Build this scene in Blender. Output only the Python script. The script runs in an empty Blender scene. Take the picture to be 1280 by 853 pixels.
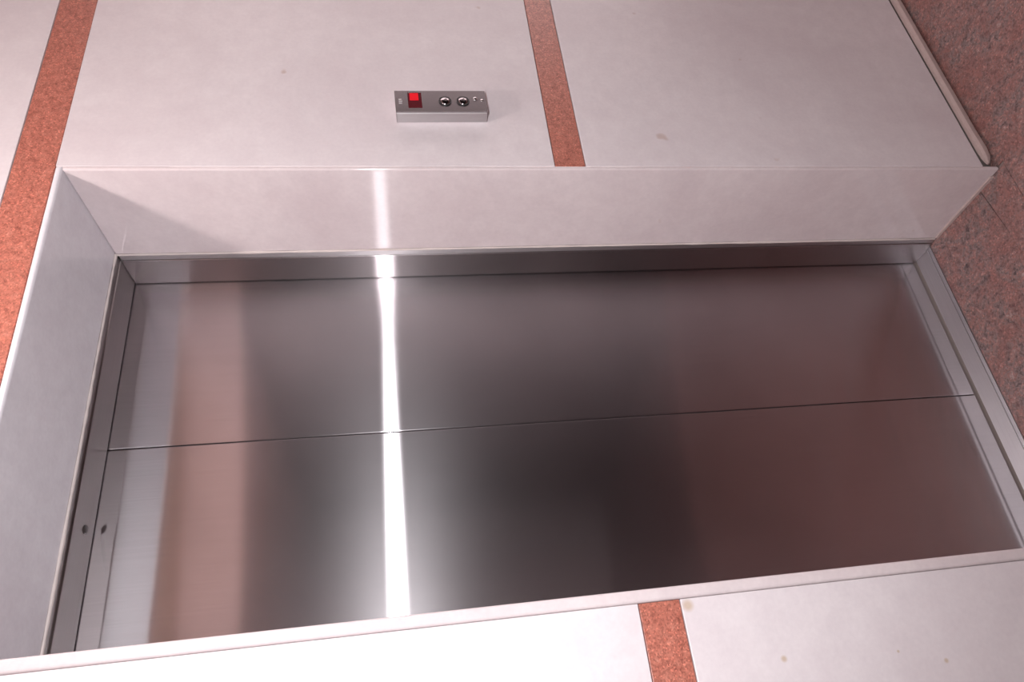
import bpy, bmesh, math, random
from mathutils import Matrix, Vector

random.seed(7)
scene = bpy.context.scene
col = scene.collection

# ------------------------------------------------------------------ camera
# World: X runs along the lift wall, Y into the wall (wall face at Y = 0), Z up.
# The photograph is a sideways frame: its right-hand side is the floor.
W = 1280.0
F_PX = 875.1
CAM = Vector((-1.1415, -1.0949, 1.4244))
RIGHT = Vector((-0.1323046, -0.1265935, -0.9830918))
DOWN = Vector((-0.8819668, 0.4676702, 0.0584729))
FWD = Vector((0.4523605, 0.8747907, -0.1735262))
cd = bpy.data.cameras.new('camera')
cam = bpy.data.objects.new('camera', cd)
col.objects.link(cam)
cd.sensor_width = 36.0
cd.sensor_fit = 'HORIZONTAL'
cd.lens = 36.0 * F_PX / W
cd.shift_x = -43.3 / W
cd.shift_y = 77.4 / W
cd.clip_start = 0.02
m = Matrix((RIGHT, -DOWN, -FWD)).transposed().to_4x4()
m.translation = CAM
cam.matrix_world = m
scene.camera = cam

# ------------------------------------------------------------------ world and lights
w = bpy.data.worlds.new('hall_ambient')
scene.world = w
w.use_nodes = True
w.node_tree.nodes['Background'].inputs['Color'].default_value = (1.0, 0.83, 0.83, 1)
w.node_tree.nodes['Background'].inputs['Strength'].default_value = 3.2

# the camera's own flash, just beside the lens
fl = bpy.data.lights.new('camera_flash', 'SPOT')
fl.energy = 88.0
fl.spot_size = math.radians(125)
fl.spot_blend = 0.9
fl.shadow_soft_size = 0.012
fl.color = (0.98, 0.985, 1.0)
flash = bpy.data.objects.new('camera_flash', fl)
col.objects.link(flash)
mm = Matrix((RIGHT, -DOWN, -FWD)).transposed().to_4x4()
mm.translation = CAM + Vector((0.05, -0.10, 0.15))
flash.matrix_world = mm

scene.view_settings.view_transform = 'Standard'
scene.view_settings.look = 'None'
scene.view_settings.gamma = 1.0
scene.view_settings.exposure = 0.0
scene.view_settings.use_curve_mapping = False


# ------------------------------------------------------------------ materials
def new_mat(name):
    mt = bpy.data.materials.new(name)
    mt.use_nodes = True
    nt = mt.node_tree
    nt.nodes.clear()
    out = nt.nodes.new('ShaderNodeOutputMaterial')
    return mt, nt, out


def node(nt, kind, **kw):
    n = nt.nodes.new(kind)
    for k, v in kw.items():
        if k in n.inputs:
            n.inputs[k].default_value = v
        else:
            setattr(n, k, v)
    return n


def ramp(nt, fac, stops):
    r = nt.nodes.new('ShaderNodeValToRGB')
    els = r.color_ramp.elements
    while len(els) < len(stops):
        els.new(0.5)
    for e, (p, c) in zip(els, stops):
        e.position = p
        e.color = (c[0], c[1], c[2], 1)
    nt.links.new(fac, r.inputs[0])
    return r.outputs[0]


def mix(nt, fac, a, b, mode='MIX'):
    n = nt.nodes.new('ShaderNodeMix')
    n.data_type = 'RGBA'
    n.blend_type = mode
    for sock, v in ((n.inputs[0], fac), (n.inputs[6], a), (n.inputs[7], b)):
        if isinstance(v, bpy.types.NodeSocket):
            nt.links.new(v, sock)
        else:
            sock.default_value = v if isinstance(v, float) else (v[0], v[1], v[2], 1)
    return n.outputs[2]


def noise(nt, vec, scale, detail=4.0, rough=0.55, dist=0.0):
    n = node(nt, 'ShaderNodeTexNoise', Scale=scale, Detail=detail, Roughness=rough, Distortion=dist)
    nt.links.new(vec, n.inputs['Vector'])
    return n.outputs['Fac']


def position(nt):
    return nt.nodes.new('ShaderNodeNewGeometry').outputs['Position']


def bump(nt, h, strength, dist):
    b = node(nt, 'ShaderNodeBump', Strength=strength, Distance=dist)
    nt.links.new(h, b.inputs['Height'])
    return b.outputs['Normal']


def principled(nt, out, color, rough, metal=0.0, normal=None, spec=0.5):
    p = node(nt, 'ShaderNodeBsdfPrincipled', Metallic=metal)
    if isinstance(color, bpy.types.NodeSocket):
        nt.links.new(color, p.inputs['Base Color'])
    else:
        p.inputs['Base Color'].default_value = (*color, 1)
    if isinstance(rough, bpy.types.NodeSocket):
        nt.links.new(rough, p.inputs['Roughness'])
    else:
        p.inputs['Roughness'].default_value = rough
    p.inputs['Specular IOR Level'].default_value = spec
    if normal:
        nt.links.new(normal, p.inputs['Normal'])
    nt.links.new(p.outputs[0], out.inputs[0])
    return p


def spot(nt, c, pos, at, radius, color):
    d = nt.nodes.new('ShaderNodeVectorMath')
    d.operation = 'DISTANCE'
    nt.links.new(pos, d.inputs[0])
    d.inputs[1].default_value = at
    n = node(nt, 'ShaderNodeMath', operation='DIVIDE')
    nt.links.new(d.outputs['Value'], n.inputs[0])
    n.inputs[1].default_value = radius
    return mix(nt, ramp(nt, n.outputs[0], [(0.35, (0.7, 0.7, 0.7)), (1.0, (0, 0, 0))]), c, color)


def plain(name, color, rough=0.5, metal=0.0, spec=0.5):
    mt, nt, out = new_mat(name)
    principled(nt, out, color, rough, metal, spec=spec)
    return mt


def marble(name, base, rough, spec=0.5):
    mt, nt, out = new_mat(name)
    pos = position(nt)
    big = noise(nt, pos, 3.2, 5, 0.6, 0.4)
    mid = noise(nt, pos, 26.0, 4, 0.6)
    c1 = ramp(nt, big, [(0.30, [b * f for b, f in zip(base, (0.90, 0.875, 0.885))]),
                        (0.55, base), (0.75, [min(1, b * 1.05) for b in base])])
    c2 = mix(nt, ramp(nt, mid, [(0.35, (0, 0, 0)), (0.75, (0.5, 0.5, 0.5))]), c1,
             [b * f for b, f in zip(base, (0.86, 0.83, 0.85))])
    # small brown stains and pores that belong to the stone
    st = noise(nt, pos, 15.0, 2, 0.5)
    c3 = mix(nt, ramp(nt, st, [(0.735, (0, 0, 0)), (0.79, (0.55, 0.55, 0.55))]), c2, (0.46, 0.30, 0.24))
    fine = noise(nt, pos, 120.0, 3, 0.6)
    c3 = mix(nt, 1.0, c3, ramp(nt, fine, [(0.3, (0.955, 0.95, 0.955)), (0.65, (1, 1, 1))]), 'MULTIPLY')
    for at, rad in ((-1.0488, 0.0, 0.8944), 0.0065), ((-1.083, 0.0, 0.623), 0.005), ((-1.060, 0.0, 0.700), 0.003), ((-0.952, 0.0, 1.030), 0.012):
        c3 = spot(nt, c3, pos, at, rad, (0.50, 0.36, 0.24))
    principled(nt, out, c3, rough, spec=spec)
    return mt


def granite(name, stops, cell, fine, rough, cloud=7.0, cloudcol=None):
    mt, nt, out = new_mat(name)
    pos = position(nt)
    a = noise(nt, pos, cell, 5, 0.65, 0.6)
    c = ramp(nt, a, stops)
    if cloudcol:
        cl = noise(nt, pos, cloud, 3, 0.55, 0.8)
        c = mix(nt, ramp(nt, cl, [(0.42, (0, 0, 0)), (0.66, (0.62, 0.62, 0.62))]), c, cloudcol)
    v = node(nt, 'ShaderNodeTexVoronoi', Scale=fine)
    nt.links.new(pos, v.inputs['Vector'])
    sep = nt.nodes.new('ShaderNodeSeparateColor')
    nt.links.new(v.outputs['Color'], sep.inputs[0])
    spk = ramp(nt, sep.outputs[0], [(0.0, (0.62, 0.60, 0.60)), (0.5, (1, 1, 1)), (0.85, (1.0, 1.0, 1.0)), (1.0, (1.5, 1.42, 1.38))])
    c = mix(nt, 1.0, c, spk, 'MULTIPLY')
    principled(nt, out, c, rough, normal=bump(nt, sep.outputs[1], 0.05, 0.001))
    return mt


def brushed(name, color, r_along, r_across, tangent, grain_scale, grain=0.05, r_soft=0.07, soft=0.20):
    """Brushed metal: mirror-sharp along the brushing (tangent), spread across it."""
    mt, nt, out = new_mat(name)
    pos = position(nt)
    mp = nt.nodes.new('ShaderNodeMapping')
    mp.inputs['Scale'].default_value = grain_scale
    nt.links.new(pos, mp.inputs['Vector'])
    g = noise(nt, mp.outputs[0], 1.0, 3, 0.6)
    lo = [c * (1 - grain) for c in color]
    hi = [min(1, c * (1 + grain)) for c in color]
    c = ramp(nt, g, [(0.3, lo), (0.7, hi)])
    smear = noise(nt, pos, 5.0, 3, 0.55)
    c = mix(nt, 1.0, c, ramp(nt, smear, [(0.3, (0.9, 0.9, 0.9)), (0.7, (1, 1, 1))]), 'MULTIPLY')
    cx = nt.nodes.new('ShaderNodeCombineXYZ')
    for i in range(3):
        cx.inputs[i].default_value = tangent[i]
    nrm = bump(nt, g, 0.01, 0.0005)
    lobes = []
    for ra, dist in ((r_along, 'BECKMANN'), (r_soft, 'GGX')):
        al = math.sqrt(ra * r_across)
        gl = nt.nodes.new('ShaderNodeBsdfAnisotropic')
        gl.distribution = dist
        gl.inputs['Roughness'].default_value = math.sqrt(al)
        gl.inputs['Anisotropy'].default_value = 1 - ra / al
        nt.links.new(cx.outputs[0], gl.inputs['Tangent'])
        nt.links.new(c, gl.inputs['Color'])
        nt.links.new(nrm, gl.inputs['Normal'])
        lobes.append(gl)
    mx = nt.nodes.new('ShaderNodeMixShader')
    mx.inputs[0].default_value = soft
    nt.links.new(lobes[0].outputs[0], mx.inputs[1])
    nt.links.new(lobes[1].outputs[0], mx.inputs[2])
    nt.links.new(mx.outputs[0], out.inputs[0])
    return mt


def emissive(name, color, strength, base=(0.3, 0.02, 0.02)):
    mt, nt, out = new_mat(name)
    p = principled(nt, out, base, 0.3, spec=0.08)
    p.inputs['Emission Color'].default_value = (*color, 1)
    p.inputs['Emission Strength'].default_value = strength
    return mt


MARBLE = marble('cream_pink_marble', (0.74, 0.670, 0.690), 0.38, 0.35)
MARBLE_POL = marble('polished_reveal_marble', (0.71, 0.62, 0.63), 0.06)
MARBLE_SOFFIT = marble('grey_soffit_marble', (0.78, 0.755, 0.795), 0.12)
RED_STONE = granite('red_granite_strip', [(0.28, (0.28, 0.085, 0.06)), (0.45, (0.43, 0.14, 0.10)), (0.62, (0.50, 0.18, 0.13)),
                                          (0.78, (0.60, 0.27, 0.21))], 75, 420, 0.35)
FLOOR_STONE = granite('mottled_floor_granite', [(0.30, (0.045, 0.030, 0.030)), (0.40, (0.15, 0.095, 0.092)), (0.48, (0.22, 0.165, 0.16)),
                                                (0.56, (0.27, 0.125, 0.11)), (0.66, (0.33, 0.24, 0.225)), (0.8, (0.38, 0.29, 0.27))], 60, 260, 0.34,
                      11.0, (0.26, 0.105, 0.09))
GROUT = plain('grey_cement', (0.20, 0.165, 0.155), 0.9)
CEMENT = marble('beige_cement', (0.47, 0.36, 0.34), 0.8)
SEALANT = plain('pale_sealant', (0.62, 0.54, 0.52), 0.6)
DARK = plain('dark_gap', (0.012, 0.010, 0.010), 0.7)
STEEL_DOOR = brushed('door_brushed_steel', (0.58, 0.54, 0.56), 0.0065, 0.33, (0, 0, 1), (900, 900, 6))
STEEL_JAMB = brushed('jamb_brushed_steel', (0.47, 0.43, 0.435), 0.0085, 0.36, (0, 0, 1), (900, 900, 6))
STEEL_HEAD = brushed('header_brushed_steel', (0.55, 0.51, 0.51), 0.05, 0.30, (1, 0, 0), (6, 900, 900))
STEEL_BOX = brushed('panel_satin_steel', (0.62, 0.59, 0.60), 0.25, 0.45, (0, 0, 1), (900, 900, 8))
STEEL_FACE = brushed('panel_face_steel', (0.36, 0.33, 0.34), 0.05, 0.10, (0, 0, 1), (900, 900, 8), r_soft=0.2)
DULL = brushed('dull_button_steel', (0.38, 0.35, 0.36), 0.08, 0.14, (0, 0, 1), (900, 900, 8))
ALU = brushed('sill_aluminium', (0.70, 0.69, 0.72), 0.20, 0.45, (1, 0, 0), (8, 900, 900))
CHROME = plain('chrome', (0.75, 0.73, 0.74), 0.18, 1.0)
DOME = plain('dark_chrome', (0.34, 0.31, 0.32), 0.16, 1.0)
BLACK = plain('black_plastic', (0.02, 0.018, 0.02), 0.35)
RED_LENS = plain('dark_red_lens', (0.10, 0.006, 0.012), 0.18)
RED_LIT = emissive('lit_red_lamp', (1.0, 0.008, 0.02), 0.76, (0.03, 0.001, 0.002))
WOOD = plain('dark_brown_panelling', (0.022, 0.016, 0.016), 0.9, spec=0.1)
PLASTER = plain('beige_plaster', (0.86, 0.665, 0.62), 0.8)
CORNICE = plain('brown_cornice', (0.46, 0.29, 0.20), 0.7)
CEILING = plain('grey_white_ceiling', (0.42, 0.39, 0.395), 0.9)
LAMP = emissive('lamp_glass', (1.0, 0.90, 0.85), 315.0, (0.8, 0.8, 0.8))


# ------------------------------------------------------------------ builders
def link(name, bm, mat, parent=None, loc=None):
    me = bpy.data.meshes.new(name)
    bmesh.ops.recalc_face_normals(bm, faces=bm.faces)
    bm.to_mesh(me)
    bm.free()
    me.materials.append(mat)
    o = bpy.data.objects.new(name, me)
    col.objects.link(o)
    if parent:
        o.parent = parent
    if loc:
        o.location = loc
    return o


def add_prism(bm, pts, axis, a, b):
    """Extrude a 2-D outline from a to b along axis (0, 1 or 2)."""
    def v3(p, t):
        q = list(p)
        q.insert(axis, t)
        return q
    lo = [bm.verts.new(v3(p, a)) for p in pts]
    hi = [bm.verts.new(v3(p, b)) for p in pts]
    n = len(pts)
    bm.faces.new(lo)
    bm.faces.new(hi[::-1])
    for i in range(n):
        bm.faces.new((lo[i], lo[(i + 1) % n], hi[(i + 1) % n], hi[i]))
    return lo + hi


def add_box(bm, x0, x1, y0, y1, z0, z1, bev=0.0, seg=2):
    vs = add_prism(bm, [(x0, y0), (x1, y0), (x1, y1), (x0, y1)], 2, z0, z1)
    if bev:
        es = list({e for v in vs for e in v.link_edges})
        bmesh.ops.bevel(bm, geom=es, offset=bev, segments=seg, profile=0.5, affect='EDGES')


def box(name, mat, parent, x0, x1, y0, y1, z0, z1, bev=0.0, seg=2):
    bm = bmesh.new()
    add_box(bm, x0, x1, y0, y1, z0, z1, bev, seg)
    return link(name, bm, mat, parent)


def prism(name, mat, parent, pts, axis, a, b, bev=0.0, seg=2):
    bm = bmesh.new()
    add_prism(bm, pts, axis, a, b)
    if bev:
        bmesh.ops.bevel(bm, geom=list(bm.edges), offset=bev, segments=seg, profile=0.5, affect='EDGES')
    return link(name, bm, mat, parent)


def disc(name, mat, parent, x, z, r, y0, y1, n=28, bev=0.0):
    pts = [(x + r * math.cos(2 * math.pi * k / n), z + r * math.sin(2 * math.pi * k / n)) for k in range(n)]
    return prism(name, mat, parent, pts, 1, y0, y1, bev)


def ring(name, mat, parent, x, z, r0, r1, y0, y1, n=28):
    bm = bmesh.new()
    q = []
    for k in range(n):
        a = 2 * math.pi * k / n
        q.append([bm.verts.new((x + r * math.cos(a), y, z + r * math.sin(a)))
                  for r, y in ((r0, y1), (r0, y0), (r1, y0), (r1, y1))])
    for k in range(n):
        A, B = q[k], q[(k + 1) % n]
        for i in range(4):
            bm.faces.new((A[i], A[(i + 1) % 4], B[(i + 1) % 4], B[i]))
    return link(name, bm, mat, parent)


def dome(name, mat, parent, x, z, radius, height):
    """A shallow domed cap standing on the face plate."""
    bm = bmesh.new()
    bmesh.ops.create_uvsphere(bm, u_segments=24, v_segments=12, radius=1.0)
    for v in bm.verts:
        v.co = (x + v.co.x * radius, FY + v.co.y * height, z + v.co.z * radius)
    o = link(name, bm, mat, parent)
    for p in o.data.polygons:
        p.use_smooth = True
    return o


def tag(o, label, cat=None, kind=None):
    o['label'] = label
    if cat:
        o['category'] = cat
    if kind:
        o['kind'] = kind
    return o


def bead(name, mat, parent, p0, p1, r, seed, n=90, jit=0.6):
    """A thin uneven bead of sealant from p0 to p1."""
    rnd = random.Random(seed)
    bm = bmesh.new()
    p0, p1 = Vector(p0), Vector(p1)
    d = (p1 - p0).normalized()
    u = d.orthogonal().normalized()
    v = d.cross(u)
    rows = []
    wob = 0.0
    for i in range(n + 1):
        wob = 0.7 * wob + rnd.uniform(-1, 1) * 0.3
        rr = r * (1 + jit * wob + rnd.uniform(-.15, .15))
        c = p0.lerp(p1, i / n)
        rows.append([bm.verts.new(c + (u * math.cos(a) + v * math.sin(a)) * rr)
                     for a in [k * math.pi / 3 for k in range(6)]])
    for a, b in zip(rows, rows[1:]):
        for k in range(6):
            bm.faces.new((a[k], a[(k + 1) % 6], b[(k + 1) % 6], b[k]))
    bm.faces.new(rows[0])
    bm.faces.new(rows[-1][::-1])
    return link(name, bm, mat, parent)


# ------------------------------------------------------------------ dimensions
XR = 0.005            # outer edge of the right reveal slab
XRF = -0.005          # its visible face
XLF = -0.919          # face of the left reveal slab
XL = -0.940
ZT = 2.0990           # top of the soffit slab
ZTF = 2.0865          # its underside
D1 = 0.252            # depth of the marble reveal
D2 = 0.3550           # face of the door leaves
ZS = 2.0810           # underside of the steel header
XS = -0.4420          # seam between the leaves
XE0, XE1 = -3.2, 3.0  # ends of the corridor built here
CEIL = 2.80
YO = -1.80            # opposite wall
A0, A1 = 2.1003, 2.1760
B0, B1 = 1.0413, 1.1093
G = 0.0011            # half of a slab joint

# ------------------------------------------------------------------ lift wall
bm = bmesh.new()
add_box(bm, XE0, XL, 0.0205, 0.42, 0.0, CEIL)
add_box(bm, XR, XE1, 0.0205, 0.42, 0.0, CEIL)
add_box(bm, XL, XR, 0.0205, 0.42, ZT, CEIL)
wall = tag(link('wall_front', bm, GROUT), 'cream marble wall with red granite strips around the steel lift door', kind='structure')

cuts_r = [XR + 0.0008, 1.20, 2.40, XE1]
cuts_l = [XE0, -2.55, -1.75, XL - 0.0008]
for cuts in (cuts_r, cuts_l):
    for x0, x1 in zip(cuts, cuts[1:]):
        g0 = 0 if x0 == cuts[0] else G
        g1 = 0 if x1 == cuts[-1] else G
        box('marble_slab', MARBLE, wall, x0 + g0, x1 - g1, 0, 0.02, 0.040, B0 - G, 0.0012)
        box('marble_slab', MARBLE, wall, x0 + g0, x1 - g1, 0, 0.02, B1 + G, A0 - G, 0.0012)
        s = box('granite_strip', RED_STONE, wall, x0 + g0, x1 - g1, 0.0012, 0.02, B0 + 0.0002, B1 - 0.0002, 0.0012)
        s['label'] = 'red granite strip between two cream slabs'
xs = [XE0, -1.60, 0.90, XE1]
for x0, x1 in zip(xs, xs[1:]):
    s = box('granite_strip', RED_STONE, wall, x0 + G, x1 - G, 0.0012, 0.02, A0 + 0.0002, A1 - 0.0002, 0.0012)
    s['label'] = 'red granite strip running above the lift opening'
    box('marble_slab', MARBLE, wall, x0 + G, x1 - G, 0, 0.02, A1 + G, CEIL - 0.002, 0.0012)

# reveal slabs lining the opening
s = box('reveal_slab', MARBLE_POL, wall, XRF, XR, -0.0015, D1, 0.0, ZTF - 0.0003, 0.0035, 3)
s['label'] = 'polished marble slab lining the side of the lift opening'
box('reveal_slab', MARBLE_POL, wall, XL, XLF, -0.0015, D1, 0.0, ZTF - 0.0003, 0.0045, 3)
s = box('soffit_slab', MARBLE_SOFFIT, wall, XL, XR, -0.0015, D1, ZTF, ZT, 0.0045, 3)
s['label'] = 'marble slab lining the top of the lift opening'
bead('sealant_bead', SEALANT, wall, (XRF - 0.001, D1, 0.005), (XRF - 0.001, D1, ZTF), 0.0024, 3, 120)
bead('sealant_bead', SEALANT, wall, (XLF, D1, ZTF - 0.001), (XRF, D1, ZTF - 0.001), 0.0030, 4, 70)

# thin cement skirting at the foot of the wall
bm = bmesh.new()
prof = [(-0.007, 0.009), (-0.010, 0.014), (-0.010, 0.025), (-0.005, 0.031), (0.004, 0.031), (0.004, 0.009)]
rows = []
xsb = [0.016, 0.022, 0.032, 0.06, 0.12, 0.25, 0.45, 0.8, 1.4, 2.2, 3.0]
rnd = random.Random(2)
for i, x in enumerate(xsb):
    k = (0.22, 0.50, 0.78)[i] if i < 3 else 1.0
    j = rnd.uniform(-0.0012, 0.0012)
    rows.append([bm.verts.new((x, (y + j) * k if y < 0 else y, 0.0195 + (z - 0.0195) * k)) for y, z in prof])
for a, b in zip(rows, rows[1:]):
    for k in range(6):
        bm.faces.new((a[k], a[(k + 1) % 6], b[(k + 1) % 6], b[k]))
bm.faces.new(rows[0])
bm.faces.new(rows[-1])
tag(link('baseboard_right', bm, CEMENT), 'thin beige cement skirting where the marble wall meets the granite floor', kind='structure')
prism('skirting_bead', CEMENT, wall, [(XRF + 0.001, 0.0), (XRF - 0.004, 0.0), (XRF - 0.003, 0.007), (XRF + 0.001, 0.009)], 1, 0.022, D1 - 0.004)
tag(box('baseboard_left', CEMENT, None, XE0, XL - 0.016, -0.012, 0.004, 0.0, 0.033, 0.004), 'thin cement skirting on the other side of the opening', kind='structure')

# ------------------------------------------------------------------ floor
fl_o = tag(box('floor', GROUT, None, XE0, XE1, YO, 0.43, -0.06, -0.004), 'mottled red and grey granite floor in front of the lift', kind='structure')


def slab(pts, bev=0.0008):
    return prism('floor_slab', FLOOR_STONE, fl_o, pts, 2, -0.022, 0.0, bev, 1)


YJ = -0.0180
slab([(XLF - 0.001, YJ + G), (XRF + 0.004, YJ + G), (XRF + 0.004, 0.0700), (-0.155, 0.0560), (-0.30, 0.0530), (XLF - 0.001, 0.0530)])
slab([(XLF - 0.001, 0.0536), (-0.30, 0.0536), (-0.155, 0.0568), (XRF + 0.004, 0.0735), (XRF + 0.004, 0.2815), (XLF - 0.001, 0.2815)])
ys = [YJ, -0.82, YO]
xr_ = [XE0, -2.45, -1.45, -0.45, 0.75, 1.90, XE1]
for x0, x1 in zip(xr_, xr_[1:]):
    for y1, y0 in zip(ys, ys[1:]):
        a, b, lo_ = x0 + G, x1 - G, y0 + G
        if y1 != YJ:
            slab([(a, lo_), (b, lo_), (b, y1 - G), (a, y1 - G)])
        elif x1 == 0.75:      # notched around the threshold slab
            slab([(a, lo_), (b, lo_), (b, 0.018), (XR + 0.001, 0.018), (XR + 0.001, YJ - G), (a, YJ - G)])
        elif x1 == -0.45:
            slab([(a, lo_), (b, lo_), (b, YJ - G), (XL - 0.001, YJ - G), (XL - 0.001, 0.018), (a, 0.018)])
        else:
            slab([(a, lo_), (b, lo_), (b, 0.018), (a, 0.018)])

# ------------------------------------------------------------------ lift door
door = bpy.data.objects.new('door_1', None)
col.objects.link(door)
door.location = (XS, D2, 0.0)
tag(door, 'closed brushed steel lift door of two leaves in a marble opening', kind='structure')
inv = Matrix.Translation((-XS, -D2, 0.0))


def dpart(o, label=None):
    o.matrix_parent_inverse = inv
    if label:
        o['label'] = label
    return o


def leaf(x0, x1):
    o = box('door_leaf', STEEL_DOOR, door, x0, x1, D2, D2 + 0.03, 0.004, 2.105, 0.0018, 2)
    dpart(o, 'brushed steel sliding leaf')
    return o


leaf(XS + 0.0011, 0.030)
leaf(-0.955, XS - 0.0011)
dpart(box('seam_gasket', DARK, door, XS - 0.012, XS + 0.012, D2 + 0.031, D2 + 0.036, 0.004, 2.105))
# steel lining: jambs and header, a folded lip at the front, a dark running gap at the back
YB = D2 - 0.0030
for x0, x1 in ((XRF - 0.0045, 0.030), (-0.950, XLF + 0.0045)):
    dpart(box('jamb', STEEL_JAMB, door, x0, x1, D1 + 0.018, YB, 0.0, ZS - 0.0005, 0.0010, 2), 'narrow steel jamb')
for x0, x1 in ((XRF - 0.0015, 0.030), (-0.950, XLF + 0.0015)):
    dpart(box('jamb_lip', STEEL_BOX, door, x0, x1, D1 + 0.0005, D1 + 0.0175, 0.0, ZS, 0.0008, 2), 'folded front lip of the jamb')
dpart(box('header', STEEL_HEAD, door, -0.950, 0.030, D1 + 0.018, YB, ZS, 2.12, 0.0010, 2), 'steel soffit above the door leaves')
dpart(box('header_lip', STEEL_HEAD, door, -0.950, 0.030, D1 + 0.0005, D1 + 0.0175, ZS + 0.0025, 2.12, 0.0008, 2), 'folded front lip of the header')
bm = bmesh.new()
bmesh.ops.create_uvsphere(bm, u_segments=16, v_segments=8, radius=0.0095)
bmesh.ops.scale(bm, vec=(1, 1, 0.3), verts=bm.verts)
bmesh.ops.translate(bm, vec=(-0.628, 0.316, ZS), verts=bm.verts)
dpart(link('screw', bm, plain('dark_screw_head', (0.08, 0.068, 0.068), 0.35, 0.8), door), 'dark screw head')
# aluminium sill with a nosing, a groove and the running gap before the leaves
dpart(box('sill', ALU, door, XLF - 0.01, XRF + 0.004, 0.2970, D2 - 0.0065, -0.03, -0.0005, 0.0008, 1), 'grey aluminium sill')
dpart(box('sill_nosing', ALU, door, XLF - 0.01, XRF + 0.004, 0.2825, 0.2932, -0.03, 0.0014, 0.0012, 2), 'aluminium nosing of the sill')
dpart(box('sill_groove', DARK, door, XLF - 0.01, XRF + 0.004, 0.2830, D2 + 0.03, -0.034, -0.012))

# ------------------------------------------------------------------ hall call panel
panel = bpy.data.objects.new('call_panel', None)
col.objects.link(panel)
panel.location = (0.1705, 0.0, 1.3465)
panel.rotation_euler = (0, -0.025, 0)
tag(panel, 'small steel lift call panel with a lit red display on the marble wall', 'call panel')
FY = -0.030
PW, PH = 0.0330, 0.0995
# front plate with a window cut out, so the display sits in a recess
WX0, WX1, WZ0, WZ1 = -0.0215, 0.0275, 0.0420, 0.0720
bm = bmesh.new()
add_box(bm, -PW, PW, FY + 0.003, 0.0, -PH, PH, 0.0022, 2)
link('housing', bm, STEEL_BOX, panel)
bm = bmesh.new()
for (x0, x1, z0, z1) in ((-PW, PW, -PH, WZ0), (-PW, PW, WZ1, PH), (-PW, WX0, WZ0, WZ1), (WX1, PW, WZ0, WZ1)):
    add_box(bm, x0, x1, FY, FY + 0.0034, z0, z1)
link('face_plate', bm, STEEL_FACE, panel)
dsp = box('display', RED_LENS, panel, WX0, WX1, FY + 0.0012, FY + 0.003, WZ0, WZ1)
dsp['label'] = 'square floor display with a dark red lens'
lit = box('lit_lamp', RED_LIT, dsp, 0.0035, WX1 - 0.001, FY + 0.0003, FY + 0.0012, WZ0 + 0.0065, WZ1 - 0.0045, 0.0004, 1)
lit['label'] = 'glowing red lamp'
for z in (-0.0085, -0.0475):
    ring('button_ring', BLACK, panel, -0.001, z, 0.0115, 0.0140, FY - 0.0016, FY)
    b = dome('call_button', DOME, panel, -0.001, z, 0.0112, 0.0045)
    b['label'] = 'round domed chrome push button'
    prism('button_arrow', CHROME, b, [(-0.0055, z - 0.0035), (0.0035, z - 0.0035), (-0.001, z + 0.0045)], 1, FY - 0.0052, FY - 0.003)
k = dome('key_switch', CHROME, panel, 0.0065, -0.0755, 0.0050, 0.0028)
box('key_slot', BLACK, k, 0.0058, 0.0072, FY - 0.0030, FY - 0.0021, -0.0780, -0.0730)
dome('screw', CHROME, panel, 0.0020, -0.0900, 0.0036, 0.0020)
bm = bmesh.new()
for i in range(3):
    add_box(bm, -0.0085 + i * 0.006, -0.0050 + i * 0.006, FY - 0.0004, FY, 0.0850 - 0.001 * (i % 2), 0.0915)
mk = link('engraved_mark', bm, STEEL_BOX, panel)
mk['label'] = 'small pale mark above the display'

# ------------------------------------------------------------------ rest of the hall, behind the camera
tag(box('ceiling', CEILING, None, XE0, XE1, YO, 0.42, CEIL, CEIL + 0.1), 'pale grey ceiling of the hall', kind='structure')
ow = tag(box('wall_back', PLASTER, None, XE0, XE1, YO - 0.1, YO, -0.06, CEIL), 'beige hall wall facing the lift', kind='structure')
n = 12
for i in range(n):
    x0 = XE0 + (XE1 - XE0) * i / n
    x1 = XE0 + (XE1 - XE0) * (i + 1) / n
    box('wall_panel', WOOD, ow, x0 + 0.003, x1 - 0.003, YO, YO + 0.02, 0.10, 2.34, 0.002, 1)
tag(box('wall_left', PLASTER, None, XE0 - 0.1, XE0, YO - 0.1, 0.42, -0.06, CEIL), 'unseen beige end wall added to keep light off the jamb', kind='structure')  # added out of view: blocks the ambient glow so the jamb stays dark
tag(box('baseboard_back', BLACK, None, XE0, XE1, YO, YO + 0.03, 0.0, 0.10, 0.003, 1), 'dark skirting on the wall facing the lift', kind='structure')
tag(box('trim_1', CORNICE, None, XE0, XE1, YO, YO + 0.04, 2.63, CEIL, 0.004, 1), 'brown cornice above the wall facing the lift', kind='structure')

# ceiling globe lamp
LX, LY = -0.55, -0.57
lamp = bpy.data.objects.new('ceiling_lamp', None)
col.objects.link(lamp)
lamp.location = (LX, LY, CEIL)
tag(lamp, 'round glass globe lamp on the ceiling in front of the lift', 'ceiling light')
prism('lamp_base', CHROME, lamp, [(0.05 * math.cos(2 * math.pi * t / 32), 0.05 * math.sin(2 * math.pi * t / 32)) for t in range(32)], 2, -0.02, 0.0, 0.002)
bm = bmesh.new()
bmesh.ops.create_uvsphere(bm, u_segments=32, v_segments=16, radius=0.055)
bmesh.ops.translate(bm, vec=(0, 0, -0.07), verts=bm.verts)
globe = link('globe', bm, LAMP, lamp)
for p in globe.data.polygons:
    p.use_smooth = True
